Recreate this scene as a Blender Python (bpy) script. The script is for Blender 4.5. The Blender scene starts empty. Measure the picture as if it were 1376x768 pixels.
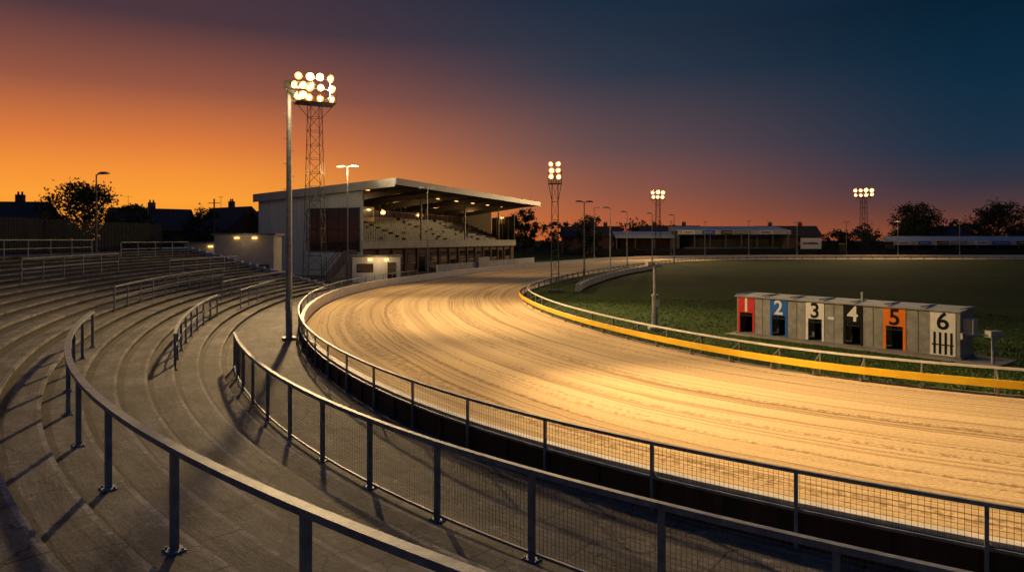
import bpy, math, random
from mathutils import Vector, Matrix
random.seed(7)
scene = bpy.context.scene
col = scene.collection
rad = math.radians

def lin(r, g, b):
    f = lambda c: (c/255/12.92) if c/255 <= .04045 else ((c/255+.055)/1.055)**2.4
    return (f(r), f(g), f(b), 1)

# ------------------------------------------------------------------ materials
def mat(name, c, rough=.8, c2=None, scale=3.0, bump=0.0, bscale=None, metal=0.0, emit=None, es=0, detail=6, spec=.4, stretch=None):
    m = bpy.data.materials.new(name); m.use_nodes = True
    nt = m.node_tree; N = nt.nodes; L = nt.links
    p = N['Principled BSDF']
    p.inputs['Base Color'].default_value = (*c, 1)
    p.inputs['Roughness'].default_value = rough
    p.inputs['Metallic'].default_value = metal
    p.inputs['Specular IOR Level'].default_value = spec
    if emit:
        p.inputs['Emission Color'].default_value = (*emit, 1)
        p.inputs['Emission Strength'].default_value = es
    if c2 or bump:
        tc = N.new('ShaderNodeTexCoord')
        src = tc.outputs['Object']
        if stretch:
            mp = N.new('ShaderNodeMapping'); mp.inputs['Scale'].default_value = stretch
            L.new(src, mp.inputs[0]); src = mp.outputs[0]
        n = N.new('ShaderNodeTexNoise'); n.inputs['Scale'].default_value = scale
        n.inputs['Detail'].default_value = detail; n.inputs['Roughness'].default_value = .65
        L.new(src, n.inputs['Vector'])
        if c2:
            r = N.new('ShaderNodeValToRGB')
            r.color_ramp.elements[0].position = .35; r.color_ramp.elements[1].position = .68
            r.color_ramp.elements[0].color = (*c, 1); r.color_ramp.elements[1].color = (*c2, 1)
            L.new(n.outputs['Fac'], r.inputs[0]); L.new(r.outputs[0], p.inputs['Base Color'])
        if bump:
            n2 = N.new('ShaderNodeTexNoise'); n2.inputs['Scale'].default_value = bscale or scale*4
            n2.inputs['Detail'].default_value = 5
            L.new(src, n2.inputs['Vector'])
            b = N.new('ShaderNodeBump'); b.inputs['Strength'].default_value = bump; b.inputs['Distance'].default_value = .02
            L.new(n2.outputs['Fac'], b.inputs['Height']); L.new(b.outputs[0], p.inputs['Normal'])
    return m

M = {}
M['steel'] = mat('galvanised_steel', (.15,.17,.20), .55, (.32,.34,.38), 5, .2, 60, metal=.35)
M['darksteel'] = mat('dark_steel', (.05,.055,.06), .5, (.09,.09,.10), 5, metal=.5)
M['palis'] = mat('palisade_paint', (.018,.02,.024), .75, (.03,.032,.036), 4, spec=.2)
M['wire'] = mat('mesh_wire', (.12,.12,.12), .5, metal=.5)
M['white'] = mat('white_paint', (.58,.54,.47), .6, (.78,.74,.66), 2.5, .2, 20)
M['board'] = mat('dark_boards', (.05,.026,.016), .8, (.10,.05,.03), 4, .4, 30, stretch=(1,1,.15))
M['yellow'] = mat('yellow_paint', (.80,.46,.01), .5, (.88,.56,.03), 2, .1, 20)
M['clad'] = mat('cladding_panel', (.34,.39,.46), .55, (.42,.47,.53), .6, stretch=(1,1,.1))
M['roof'] = mat('roof_sheet', (.13,.14,.16), .5, (.19,.20,.22), .8)
M['rooffas'] = mat('roof_fascia', (.24,.27,.31), .5, (.31,.33,.37), 1)
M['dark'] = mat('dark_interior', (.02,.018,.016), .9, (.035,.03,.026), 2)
M['brick'] = mat('brickwork', (.12,.055,.035), .85, (.2,.09,.055), 8, .3, 30)
M['cream'] = mat('cream_render', (.42,.39,.34), .7, (.56,.52,.45), 1.2, .1, 20)
M['glass'] = mat('dark_glass', (.02,.02,.025), .08, spec=.9)
M['seat'] = mat('seat_plastic', (.04,.042,.05), .5, (.07,.07,.08), 3)
M['conc'] = mat('plain_concrete', (.14,.13,.12), .85, (.22,.21,.19), 2, .4, 25)
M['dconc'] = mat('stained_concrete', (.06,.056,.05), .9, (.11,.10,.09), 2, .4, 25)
M['lampem'] = mat('lamp_glow', (1,.8,.5), .4, emit=(1,.66,.28), es=12)
M['lampring'] = mat('lamp_reflector_glow', (1,.6,.3), .4, emit=(1,.36,.06), es=1.8)
M['lampsm'] = mat('small_lamp_glow', (1,.8,.5), .4, emit=(1,.5,.14), es=3)
M['trapgrey'] = mat('trap_sheet_metal', (.20,.20,.20), .5, (.34,.34,.33), 3, .15, 12, metal=.3)
M['black'] = mat('black_paint', (.008,.008,.009), .7, (.014,.014,.015), 4, spec=.15)
M['red'] = mat('red_paint', (.62,.04,.03), .5, (.5,.03,.025), 5, spec=.2)
M['dred'] = mat('faded_red_paint', (.12,.03,.025), .7, (.08,.03,.03), 5, spec=.2)
M['blue'] = mat('blue_paint', (.02,.13,.55), .5, (.02,.11,.46), 5, spec=.2)
M['orange'] = mat('orange_paint', (.85,.22,.02), .5, (.75,.18,.02), 5, spec=.2)
M['wht'] = mat('white_enamel', (.78,.78,.76), .45, (.68,.67,.64), 5)
M['leaf'] = mat('tree_foliage', (.03,.04,.015), .9, (.06,.075,.03), 1.5)
M['bark'] = mat('tree_bark', (.05,.035,.025), .9, (.08,.06,.04), 8)
M['tile'] = mat('roof_tiles', (.06,.035,.03), .85, (.09,.055,.045), 5, .3, 30)
M['tarp'] = mat('grey_rail_sheet', (.2,.21,.22), .6, (.3,.31,.32), 2)
M['blade'] = mat('grass_blades', (.035,.075,.012), .8, (.06,.10,.022), .6)

# ------------------------------------------------------------------ mesh builder
class MB:
    def __init__(s): s.v = []; s.f = []; s.mi = []; s.uv = {}
    def quad(s, a, b, c, d, m=0):
        n = len(s.v); s.v += [tuple(a), tuple(b), tuple(c), tuple(d)]; s.f.append((n, n+1, n+2, n+3)); s.mi.append(m)
    def tri(s, a, b, c, m=0):
        n = len(s.v); s.v += [tuple(a), tuple(b), tuple(c)]; s.f.append((n, n+1, n+2)); s.mi.append(m)
    def hexa(s, P, m=0):
        n = len(s.v); s.v += [tuple(p) for p in P]
        for q in ((3,2,1,0),(4,5,6,7),(0,1,5,4),(1,2,6,5),(2,3,7,6),(3,0,4,7)):
            s.f.append(tuple(n+i for i in q)); s.mi.append(m)
    def box(s, x0, x1, y0, y1, z0, z1, m=0):
        s.hexa([(x0,y0,z0),(x1,y0,z0),(x1,y1,z0),(x0,y1,z0),(x0,y0,z1),(x1,y0,z1),(x1,y1,z1),(x0,y1,z1)], m)
    def cbox(s, c, sx, sy, sz, ang=0, m=0):
        ca, sa = math.cos(ang), math.sin(ang); P = []
        for z in (0, sz):
            for (a, b) in ((-1,-1),(1,-1),(1,1),(-1,1)):
                x, y = a*sx/2, b*sy/2
                P.append((c[0]+x*ca-y*sa, c[1]+x*sa+y*ca, c[2]+z))
        s.hexa(P, m)
    def beam(s, p, q, r, sides=4, m=0, r2=None, cap=True):
        p = Vector(p); q = Vector(q); d = (q-p)
        if d.length < 1e-6: return
        d.normalize(); up = Vector((0,0,1)) if abs(d.z) < .95 else Vector((1,0,0))
        a = d.cross(up).normalized(); b = d.cross(a); r2 = r if r2 is None else r2
        n = len(s.v)
        for (o, rr) in ((p, r), (q, r2)):
            for i in range(sides):
                t = 2*math.pi*(i+.5)/sides
                s.v.append(tuple(o+a*rr*math.cos(t)+b*rr*math.sin(t)))
        for i in range(sides):
            j = (i+1) % sides
            s.f.append((n+i, n+j, n+sides+j, n+sides+i)); s.mi.append(m)
        if cap:
            s.f.append(tuple(n+i for i in reversed(range(sides)))); s.mi.append(m)
            s.f.append(tuple(n+sides+i for i in range(sides))); s.mi.append(m)
    def make(s, name, mats, parent=None, smooth=False, matrix=None, fixn=True):
        me = bpy.data.meshes.new(name); me.from_pydata(s.v, [], s.f)
        for mm in mats: me.materials.append(M[mm] if isinstance(mm, str) else mm)
        me.polygons.foreach_set('material_index', s.mi)
        if smooth: me.polygons.foreach_set('use_smooth', [True]*len(s.f))
        me.update()
        o = bpy.data.objects.new(name, me); col.objects.link(o)
        if parent: o.parent = parent
        if matrix is not None: o.matrix_world = matrix
        return o

def empty(name, loc=(0,0,0), rz=0):
    e = bpy.data.objects.new(name, None); col.objects.link(e)
    e.location = loc; e.rotation_euler = (0,0,rz); e.empty_display_size = .3
    return e

# ------------------------------------------------------------------ guide curve (inner face of the outer track wall)
ctrl = [(150,-6),(90,-3),(60,-1),(40,.2),(25,1.4),(16,3.3),(10,5.3),(5.6,7.6),(3.1,9.2),(1.3,10.6),(.1,11.8),(-1.4,13.5),(-3.4,16.4),(-5.5,20.2),
        (-7.3,24.4),(-9.5,31),(-11.2,39),(-12,48),(-11.1,57),(-9,66),(-5.0,80),(1.5,96),(13.6,122),(22,135),(34,146),(48,151),(62,153),(110,153),(200,153)]
def catmull(P, step=.5):
    out = []
    for i in range(len(P)-1):
        p0 = Vector(P[max(i-1,0)]); p1 = Vector(P[i]); p2 = Vector(P[i+1]); p3 = Vector(P[min(i+2,len(P)-1)])
        n = max(2, int((p2-p1).length/step))
        for k in range(n):
            t = k/n
            out.append(.5*((2*p1)+(p2-p0)*t+(2*p0-5*p1+4*p2-p3)*t*t+(3*p1-p0-3*p2+p3)*t**3))
    out.append(Vector(P[-1])); return out
def resample(P, step):
    out = [P[0].copy()]; acc = 0
    for i in range(1, len(P)):
        a, b = P[i-1], P[i]; l = (b-a).length; 
        while l > 0 and acc+l >= step:
            t = (step-acc)/l; a = a+(b-a)*t; out.append(a.copy()); l = (b-a).length; acc = 0
        acc += l
    return out
ST = .5
gp = resample(catmull(ctrl), ST)
for it in range(60):
    q = gp[:]
    for i in range(1, len(gp)-1): q[i] = gp[i]*.5+(gp[i-1]+gp[i+1])*.25
    gp = q
NG = len(gp); SMAX = (NG-1)*ST
tg = []
for i in range(NG):
    a = gp[max(0,i-3)]; b = gp[min(NG-1,i+3)]; tg.append((b-a).normalized())
def G(s, off=0, z=0):
    s = max(0, min(SMAX-1e-4, s)); i = int(s/ST); t = s/ST-i; j = min(i+1, NG-1)
    p = gp[i]*(1-t)+gp[j]*t; d = (tg[i]*(1-t)+tg[j]*t).normalized()
    return Vector((p.x-d.y*off, p.y+d.x*off, z))
def Gang(s):
    i = int(max(0, min(SMAX-1, s))/ST); return math.atan2(tg[i].y, tg[i].x)
def proj(x, y):
    b = min(range(NG), key=lambda i: (gp[i].x-x)**2+(gp[i].y-y)**2)
    d = Vector((x,y))-gp[b]; o = -tg[b].y*d.x+tg[b].x*d.y
    return b*ST, o
def sY(x, y): return proj(x, y)[0]
def interp(x, T):
    if x <= T[0][0]: return T[0][1]
    for (a, va), (b, vb) in zip(T, T[1:]):
        if x <= b: return va+(vb-va)*(x-a)/(b-a)
    return T[-1][1]
sW = [(sY(60,-1),11.5),(sY(5.6,7.6),11.8),(sY(-5.5,20),12),(sY(-12,48),12.4),(sY(-5,80),13.4),(sY(13,122),13.6),(sY(62,153),15)]
def W(s): return interp(s, sW)

def sweep(mb, s0, s1, o0, o1, z0, z1, step=.5, mats=(0,0,0,0), off=None):
    n = max(1, int((s1-s0)/step)); prev = None
    b0 = len(mb.v)
    for k in range(n+1):
        s = s0+(s1-s0)*k/n; w = off(s) if off else 0
        for (o, z) in ((o1,z0),(o1,z1),(o0,z1),(o0,z0)):
            p = G(s, o+w, z); mb.v.append((p.x,p.y,p.z))
        if k:
            a = b0+(k-1)*4; b = b0+k*4
            for e in range(4):
                f = (e+1) % 4
                mb.f.append((a+e, b+e, b+f, a+f)); mb.mi.append(mats[e])
    mb.f.append((b0,b0+1,b0+2,b0+3)); mb.mi.append(mats[0])
    e = b0+n*4; mb.f.append((e+3,e+2,e+1,e)); mb.mi.append(mats[0])

def uvmesh(name, rows, uvs, material, smooth=False, colmat=None, mats=None):
    R = len(rows); C = len(rows[0]); v = [tuple(p) for r in rows for p in r]
    f = []; mi = []
    for i in range(R-1):
        for j in range(C-1):
            f.append((i*C+j, i*C+j+1, (i+1)*C+j+1, (i+1)*C+j)); mi.append(colmat[j] if colmat else 0)
    me = bpy.data.meshes.new(name); me.from_pydata(v, [], f)
    for mm in (mats or [material]): me.materials.append(mm)
    me.polygons.foreach_set('material_index', mi)
    ul = me.uv_layers.new(name='UVMap')
    flat = [u for r in uvs for u in r]
    for l in me.loops: ul.data[l.index].uv = flat[l.vertex_index]
    if smooth: me.polygons.foreach_set('use_smooth', [True]*len(f))
    me.update(); o = bpy.data.objects.new(name, me); col.objects.link(o); return o

# ------------------------------------------------------------------ sand
def nodes_new(name):
    m = bpy.data.materials.new(name); m.use_nodes = True
    return m, m.node_tree.nodes, m.node_tree.links, m.node_tree.nodes['Principled BSDF']
def noise(N, L, vec, sc, detail=4, rough=.55, scale3=None):
    if scale3:
        mp = N.new('ShaderNodeMapping'); mp.inputs['Scale'].default_value = scale3; L.new(vec, mp.inputs[0]); vec = mp.outputs[0]
    n = N.new('ShaderNodeTexNoise'); n.inputs['Scale'].default_value = sc; n.inputs['Detail'].default_value = detail
    n.inputs['Roughness'].default_value = rough; L.new(vec, n.inputs['Vector']); return n.outputs['Fac']
def math_(N, L, op, a, b=None, c=None):
    n = N.new('ShaderNodeMath'); n.operation = op
    for i, x in enumerate((a, b, c)):
        if x is None: continue
        if isinstance(x, (int, float)): n.inputs[i].default_value = x
        else: L.new(x, n.inputs[i])
    return n.outputs[0]
def ramp(N, L, fac, stops):
    r = N.new('ShaderNodeValToRGB'); cr = r.color_ramp
    while len(cr.elements) < len(stops): cr.elements.new(.5)
    for e, (p, c) in zip(cr.elements, stops): e.position = p; e.color = c if len(c) == 4 else (*c, 1)
    L.new(fac, r.inputs[0]); return r.outputs[0]
def mul(N, L, a, bb):
    mx = N.new('ShaderNodeMix'); mx.data_type = 'RGBA'; mx.blend_type = 'MULTIPLY'; mx.inputs[0].default_value = 1
    L.new(a, mx.inputs[6]); L.new(bb, mx.inputs[7]); return mx.outputs[2]

m, N, L, p = nodes_new('sand')
tc = N.new('ShaderNodeTexCoord'); uv = tc.outputs['UV']; ob = tc.outputs['Object']
w1 = noise(N, L, uv, 1, 2, .5, (.04,.08,1))
w2 = noise(N, L, uv, 1, 2, .5, (.5,.3,1))
sep = N.new('ShaderNodeSeparateXYZ'); L.new(uv, sep.inputs[0])
vv = math_(N, L, 'MULTIPLY_ADD', w1, 1.2, sep.outputs[1])
vv = math_(N, L, 'MULTIPLY_ADD', w2, .18, vv)
cmb = N.new('ShaderNodeCombineXYZ'); L.new(sep.outputs[0], cmb.inputs[0]); L.new(vv, cmb.inputs[1])
duv = cmb.outputs[0]
streak = noise(N, L, duv, 1, 2, .5, (.014,.9,1))
rake = noise(N, L, duv, 1, 2, .6, (.020,2.4,1))
line = noise(N, L, duv, 1, 1, .5, (.008,1.2,1))
line = math_(N, L, 'ABSOLUTE', math_(N, L, 'SUBTRACT', line, .5))
fine = noise(N, L, duv, 1, 3, .6, (.12,14,1))
tyre = noise(N, L, duv, 1, 3, .65, (6,4,1))
grain = noise(N, L, ob, 14, 6, .7)
lump = noise(N, L, ob, 3.2, 4, .6)
mask = ramp(N, L, noise(N, L, duv, 1, 2, .5, (.02,1.5,1)), [(.53,(0,0,0)),(.58,(1,1,1))])
t2 = math_(N, L, 'MULTIPLY', tyre, mask)
pit = ramp(N, L, t2, [(.46,(1,1,1)),(.56,(.64,.60,.56))])
cA = ramp(N, L, streak, [(.32,(.46,.335,.185)),(.48,(.56,.415,.235)),(.66,(.62,.465,.27))])
cA = mul(N, L, cA, ramp(N, L, rake, [(.28,(.62,.58,.54)),(.39,(.86,.84,.82)),(.45,(1,1,1))]))
lr = ramp(N, L, line, [(0,(.58,.54,.50)),(.008,(.68,.64,.61)),(.022,(1,1,1))])
cA = mul(N, L, cA, lr)
cA = mul(N, L, cA, ramp(N, L, fine, [(.35,(.88,.87,.86)),(.6,(1.03,1.03,1.03))]))
cA = mul(N, L, cA, ramp(N, L, grain, [(.3,(.70,.69,.68)),(.6,(1.06,1.06,1.06))]))
cA = mul(N, L, cA, pit)
L.new(cA, p.inputs['Base Color']); p.inputs['Roughness'].default_value = .95; p.inputs['Specular IOR Level'].default_value = .1
h = math_(N, L, 'MULTIPLY_ADD', fine, .22, math_(N, L, 'MULTIPLY', streak, .4))
h = math_(N, L, 'MULTIPLY_ADD', rake, .75, h)
h = math_(N, L, 'MULTIPLY_ADD', math_(N, L, 'MINIMUM', line, .03), 6, h)
h = math_(N, L, 'MULTIPLY_ADD', grain, .4, h)
h = math_(N, L, 'MULTIPLY_ADD', lump, .4, h)
h = math_(N, L, 'MULTIPLY_ADD', t2, -.8, h)
b = N.new('ShaderNodeBump'); b.inputs['Strength'].default_value = .55; b.inputs['Distance'].default_value = .04
L.new(h, b.inputs['Height']); L.new(b.outputs[0], p.inputs['Normal'])
M['sand'] = m

rows, uvs = [], []
s = sY(100,-3)
S_END = SMAX-2
while s < S_END:
    w = W(s)+.15; r, u = [], []
    for k in range(11):
        o = -w*k/10; q = G(s, o, .004); r.append(q); u.append((s, -o))
    rows.append(r); uvs.append(u); s += .8
uvmesh('sand_track', rows, uvs, M['sand'])

# ------------------------------------------------------------------ ground
m, N, L, p = nodes_new('grass_ground')
tc = N.new('ShaderNodeTexCoord'); ob = tc.outputs['Object']
a = noise(N, L, ob, .12, 5, .6); g2 = noise(N, L, ob, 9, 6, .75); g3 = noise(N, L, ob, 1.3, 4, .6)
c1 = ramp(N, L, a, [(.35,(.024,.050,.008)),(.65,(.042,.070,.014))])
c1 = mul(N, L, c1, ramp(N, L, g2, [(.3,(.5,.5,.45)),(.65,(1.2,1.2,1))]))
c1 = mul(N, L, c1, ramp(N, L, g3, [(.35,(.75,.78,.75)),(.65,(1.1,1.1,1.05))]))
L.new(c1, p.inputs['Base Color']); p.inputs['Roughness'].default_value = .95; p.inputs['Specular IOR Level'].default_value = .06
hh = math_(N, L, 'MULTIPLY_ADD', g3, .6, g2)
b = N.new('ShaderNodeBump'); b.inputs['Strength'].default_value = .6; b.inputs['Distance'].default_value = .05
L.new(hh, b.inputs['Height']); L.new(b.outputs[0], p.inputs['Normal'])
M['ground'] = m
mb = MB(); mb.quad((-3000,-3000,-.02),(3000,-3000,-.02),(3000,3000,-.02),(-3000,3000,-.02))
mb.make('ground', ['ground'])

# ------------------------------------------------------------------ terrace
def terrace_mat(name, k):
    m, N, L, p = nodes_new(name)
    tc = N.new('ShaderNodeTexCoord'); uv = tc.outputs['UV']; ob = tc.outputs['Object']
    big = noise(N, L, ob, .5, 6, .65); mid = noise(N, L, uv, 1, 5, .7, (.8,3.2,1)); fn = noise(N, L, ob, 22, 6, .75)
    sp = noise(N, L, ob, 6, 3, .6)
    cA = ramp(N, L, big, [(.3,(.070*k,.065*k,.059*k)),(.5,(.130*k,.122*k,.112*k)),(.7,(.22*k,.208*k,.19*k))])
    cA = mul(N, L, cA, ramp(N, L, mid, [(.3,(.40,.38,.37)),(.62,(1.2,1.17,1.15))]))
    cA = mul(N, L, cA, ramp(N, L, fn, [(.3,(.5,.5,.5)),(.6,(1.2,1.2,1.2))]))
    cA = mul(N, L, cA, ramp(N, L, sp, [(.60,(1,1,1)),(.68,(1.8,1.75,1.7))]))
    vm = N.new('ShaderNodeVectorMath'); vm.operation = 'MULTIPLY_ADD'
    nz = N.new('ShaderNodeTexNoise'); nz.inputs['Scale'].default_value = 2.2; nz.inputs['Detail'].default_value = 4; L.new(ob, nz.inputs['Vector'])
    L.new(nz.outputs['Color'], vm.inputs[0]); vm.inputs[1].default_value = (.5,.5,.5); L.new(ob, vm.inputs[2])
    vo = N.new('ShaderNodeTexVoronoi'); vo.feature = 'DISTANCE_TO_EDGE'; vo.inputs['Scale'].default_value = .75; L.new(vm.outputs[0], vo.inputs['Vector'])
    cr = ramp(N, L, vo.outputs['Distance'], [(0,(.35,.34,.33)),(.006,(.5,.5,.5)),(.012,(1,1,1))])
    cA = mul(N, L, cA, cr)
    sep = N.new('ShaderNodeSeparateXYZ'); L.new(uv, sep.inputs[0])
    stepi = math_(N, L, 'FLOOR', math_(N, L, 'DIVIDE', sep.outputs[1], .775))
    uu = math_(N, L, 'FRACT', math_(N, L, 'MULTIPLY_ADD', stepi, .37, math_(N, L, 'DIVIDE', sep.outputs[0], 2.3)))
    cA = mul(N, L, cA, ramp(N, L, uu, [(0,(.3,.3,.3)),(.010,(.3,.3,.3)),(.013,(1,1,1))]))
    L.new(cA, p.inputs['Base Color']); p.inputs['Roughness'].default_value = .8; p.inputs['Specular IOR Level'].default_value = .3
    hh = math_(N, L, 'MULTIPLY_ADD', fn, .35, math_(N, L, 'MULTIPLY', mid, .8))
    b = N.new('ShaderNodeBump'); b.inputs['Strength'].default_value = .7; b.inputs['Distance'].default_value = .03
    L.new(hh, b.inputs['Height']); L.new(b.outputs[0], p.inputs['Normal'])
    return m
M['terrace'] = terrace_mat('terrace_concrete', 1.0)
M['riser'] = terrace_mat('shaded_riser_concrete', .22)  # step faces darkened in colour to imitate their shade
M['grimeshade'] = terrace_mat('grimy_shaded_tread_concrete', .42)  # dirt at the riser foot, widened into a painted shadow band
M['nosing'] = terrace_mat('worn_highlit_step_edge', 1.9)  # worn edge, brightened further with a painted highlight

TR, RI, T0, NS = .62, .155, 2.9, 20
def terr(o):
    if o < T0: return .05
    return .05+RI*min(NS, math.floor((o-T0)/TR+1e-6)+1)
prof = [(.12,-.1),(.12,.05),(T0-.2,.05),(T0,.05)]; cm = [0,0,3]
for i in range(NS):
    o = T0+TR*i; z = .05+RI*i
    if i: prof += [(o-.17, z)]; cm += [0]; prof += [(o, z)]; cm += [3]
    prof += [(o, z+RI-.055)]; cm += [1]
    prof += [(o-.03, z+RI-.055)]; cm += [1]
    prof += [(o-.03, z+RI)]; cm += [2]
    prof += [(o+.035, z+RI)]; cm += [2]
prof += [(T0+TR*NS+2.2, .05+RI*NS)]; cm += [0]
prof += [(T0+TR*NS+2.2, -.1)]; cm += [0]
sT0 = sY(60,-1); sT1 = sY(-11.6,54)
rows, uvs = [], []
s = sT0
while s <= sT1:
    r, u = [], []; acc = 0; last = prof[0]
    for (o, z) in prof:
        acc += abs(o-last[0])+abs(z-last[1]); last = (o, z)
        r.append(G(s, o, z)); u.append((s, acc))
    rows.append(r); uvs.append(u); s += .5
terr_o = uvmesh('terrace', rows, uvs, None, colmat=cm, mats=[M['terrace'], M['riser'], M['nosing'], M['grimeshade']])
mb = MB()
se = sT1
for i in range(NS):
    o = T0+TR*i; z = .05+RI*(i+1)
    o1 = o+TR if i < NS-1 else T0+TR*NS+2.2
    P = [G(se-.1,o), G(se+.15,o), G(se+.15,o1), G(se-.1,o1)]
    mb.hexa([(q.x,q.y,-.05) for q in P]+[(q.x,q.y,z+.25) for q in P])
mb.make('terrace_end_wall', ['cream'])

M['asph'] = mat('asphalt', (.035,.034,.033), .9, (.06,.058,.055), 1.5, .5, 30)
rows, uvs = [], []; s = sT1
while s < sY(13.6,122):
    rows.append([G(s,o,.03) for o in (.12,3,10,20,34)]); uvs.append([(s,o) for o in (.12,3,10,20,34)]); s += 1.5
uvmesh('asphalt_pavement', rows, uvs, M['asph'])

# ------------------------------------------------------------------ outer wall + fences
mb = MB()
sA0 = sY(60,-1)
sweep(mb, sA0, S_END, 0, .11, 0, .56, 1.0, (0,1,1,0))
sweep(mb, sA0, S_END, -.02, .14, .563, .62, 1.0, (1,1,1,1))
s = sA0
while s < sY(-9,66):
    q = G(s, .14); mb.cbox((q.x,q.y,.02), .1, .06, .53, Gang(s), 0); s += 1.0
mb.make('track_wall', ['board','white'])

def fence(name, s0, s1, off, zb, h, post_sp, post_r, rail_w, rail_h, mesh=None, wire_to=None, mats=('steel','wire'), zfun=None, midrails=(), plates=False, dense=.06):
    par = empty(name); 
    mb = MB()
    sweep(mb, s0, s1, off-rail_w/2, off+rail_w/2, zb+h-rail_h, zb+h, .4)
    for z in midrails: sweep(mb, s0, s1, off-.018, off+.018, zb+z-.018, zb+z+.018, .5)
    mb.make('rails', [mats[0]], par)
    mb = MB(); n = max(1, round((s1-s0)/post_sp))
    for k in range(n+1):
        s = s0+(s1-s0)*k/n
        s = min(max(s, s0+post_r), s1-post_r)
        q = G(s, off); a = Gang(s)
        mb.cbox((q.x,q.y,zb-.03), post_r*2, post_r*2, h-rail_h+.03-.002, a)
        if plates:
            mb.cbox((q.x,q.y,zb-.02), .2, .16, .034, a)
            for dx in (-.07,.07):
                for dy in (-.05,.05):
                    ca, sa = math.cos(a), math.sin(a)
                    mb.cbox((q.x+dx*ca-dy*sa, q.y+dx*sa+dy*ca, zb+.014), .022, .022, .018, a)
    mb.make('posts', [mats[0]], par)
    if mesh:
        mb = MB(); z0, z1 = zb+mesh[0], zb+mesh[1]; r = .0028
        o = off-.022
        s1m = min(s1, wire_to) if wire_to else s1
        s = s0
        while s < s1m:
            q = G(s, o); mb.beam((q.x,q.y,z0), (q.x,q.y,z1), r, 3, cap=False); s += dense
        z = z0
        while z <= z1+.001:
            k = s0; a = G(k, o, z)
            while k < s1m:
                k2 = min(k+.8, s1m); bq = G(k2, o, z); mb.beam(a, bq, r, 3, cap=False); a = bq; k = k2
            z += dense
        mb.make('wire_mesh', [mats[1]], par)
    return par

fence('perimeter_fence', sY(40,.2), sY(-9,66), .20, .05, 1.02, 2.0, .022, .05, .05, mesh=(.52,.95), wire_to=sY(-10,33), midrails=(.5,), dense=.065)
fence('mesh_barrier', sY(30,1), sY(-7.7,18.6)+2.3, 2.5, .05, 1.12, 1.62, .032, .075, .07, mesh=(.1,1.03), midrails=(.08,), plates=True, dense=.055)

def barrier(x0, y0, x1, y1, off, h=1.02, sp=1.85, mid=(), name='crush_barrier', rw=.085, thin=False):
    s0, s1 = sY(x0,y0), sY(x1,y1)
    if s1 < s0: s0, s1 = s1, s0
    return fence(name, s0, s1, off, terr(off), h, sp, .024 if thin else .034, rw, .06 if not thin else .05, midrails=mid, plates=not thin, mats=('steel','wire'))
barrier(25,-8,-12.4,18.7, 6.2, name='terrace_handrail', rw=.10)
barrier(-9.0,19.2,-12.6,33, 4.1, sp=1.7, mid=(.55,))
barrier(-15.5,27,-19,45, 7.2, sp=1.9, mid=(.55,), thin=True)
barrier(-22,17,-18,24, 10.3, sp=1.9, mid=(.55,), thin=True)
barrier(-20,28,-24,39, 11.2, sp=1.9, mid=(.55,), thin=True)
barrier(-13.5,36,-15,44, 3.6, sp=1.9, mid=(.55,), thin=True)
barrier(-15,38,-16,52, 5.0, sp=1.9, mid=(.55,), thin=True)
barrier(-20,42,-22,53, 9.5, sp=1.9, mid=(.55,), thin=True)
barrier(-26,28,-28,42, 14.3, sp=1.9, mid=(.55,), thin=True)
barrier(-27,44,-27,53, 13.5, sp=1.9, mid=(.55,), thin=True)

mb = MB(); o = T0+TR*NS+2.0; zb = .05+RI*NS
s = sY(-8,24)-6
sE = sT1
while s < sE:
    q = G(s, o); a = Gang(s)
    mb.cbox((q.x,q.y,zb+.05), .085, .02, 2.1, a); s += .12
mb2s = sY(-8,24)-6
sweep(mb, mb2s, sE, o+.02, o+.06, zb+.3, zb+.35, .8); sweep(mb, mb2s, sE, o+.02, o+.06, zb+1.8, zb+1.85, .8)
mb.make('palisade_fence', ['palis'])

# ------------------------------------------------------------------ inner rail
offi = lambda s: -W(s)
si0 = sY(60,-1)
par = empty('inner_running_rail')
mb = MB(); sweep(mb, si0, sY(-11.8,52), -.03, .03, .24, .44, .8, off=offi); mb.make('yellow_board', ['yellow'], par)
mb = MB(); sweep(mb, sY(-11.8,52)+.02, S_END, -.03, .03, .28, .42, 1.5, off=offi); mb.make('pale_board', ['cream'], par)
mb = MB(); sweep(mb, si0, S_END, -.62, -.56, .62, .68, .8, off=offi); mb.make('white_rail', ['white'], par)
mb = MB(); s = si0
while s < S_END:
    w = W(s); q = G(s, -w-.08); q2 = G(s, -w-.585)
    mb.cbox((q.x,q.y,-.02), .06, .06, .4, Gang(s)); mb.cbox((q2.x,q2.y,-.02), .055, .055, .64, Gang(s))
    mb.beam((q.x,q.y,.36),(q2.x,q2.y,.58),.02)
    s += 2.6
mb.make('posts', ['conc'], par)
mb = MB(); sweep(mb, si0, S_END, -.22, -.15, -.02, .05, 1.5, off=offi); mb.make('track_kerb', ['conc'])
par = empty('infield_guard_rail')
mb = MB(); sg0, sg1 = proj(-11,50)[0]+3, sY(2,97)+2
sweep(mb, sg0, sg1, -4.3, -3.9, .12, .62, 1.0, off=offi); mb.make('sheeting', ['tarp'], par)
mb = MB(); s = sg0
while s < sg1:
    q = G(s, -W(s)-4.1); mb.cbox((q.x,q.y,-.02), .5, .08, .15, Gang(s)+1.57); mb.cbox((q.x,q.y,.62), .06,.06,.16, Gang(s)); s += 2.5
sweep(mb, sg0, sg1, -4.12, -4.08, .76, .80, 1.0, off=offi)
mb.make('frame', ['darksteel'], par)

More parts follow.
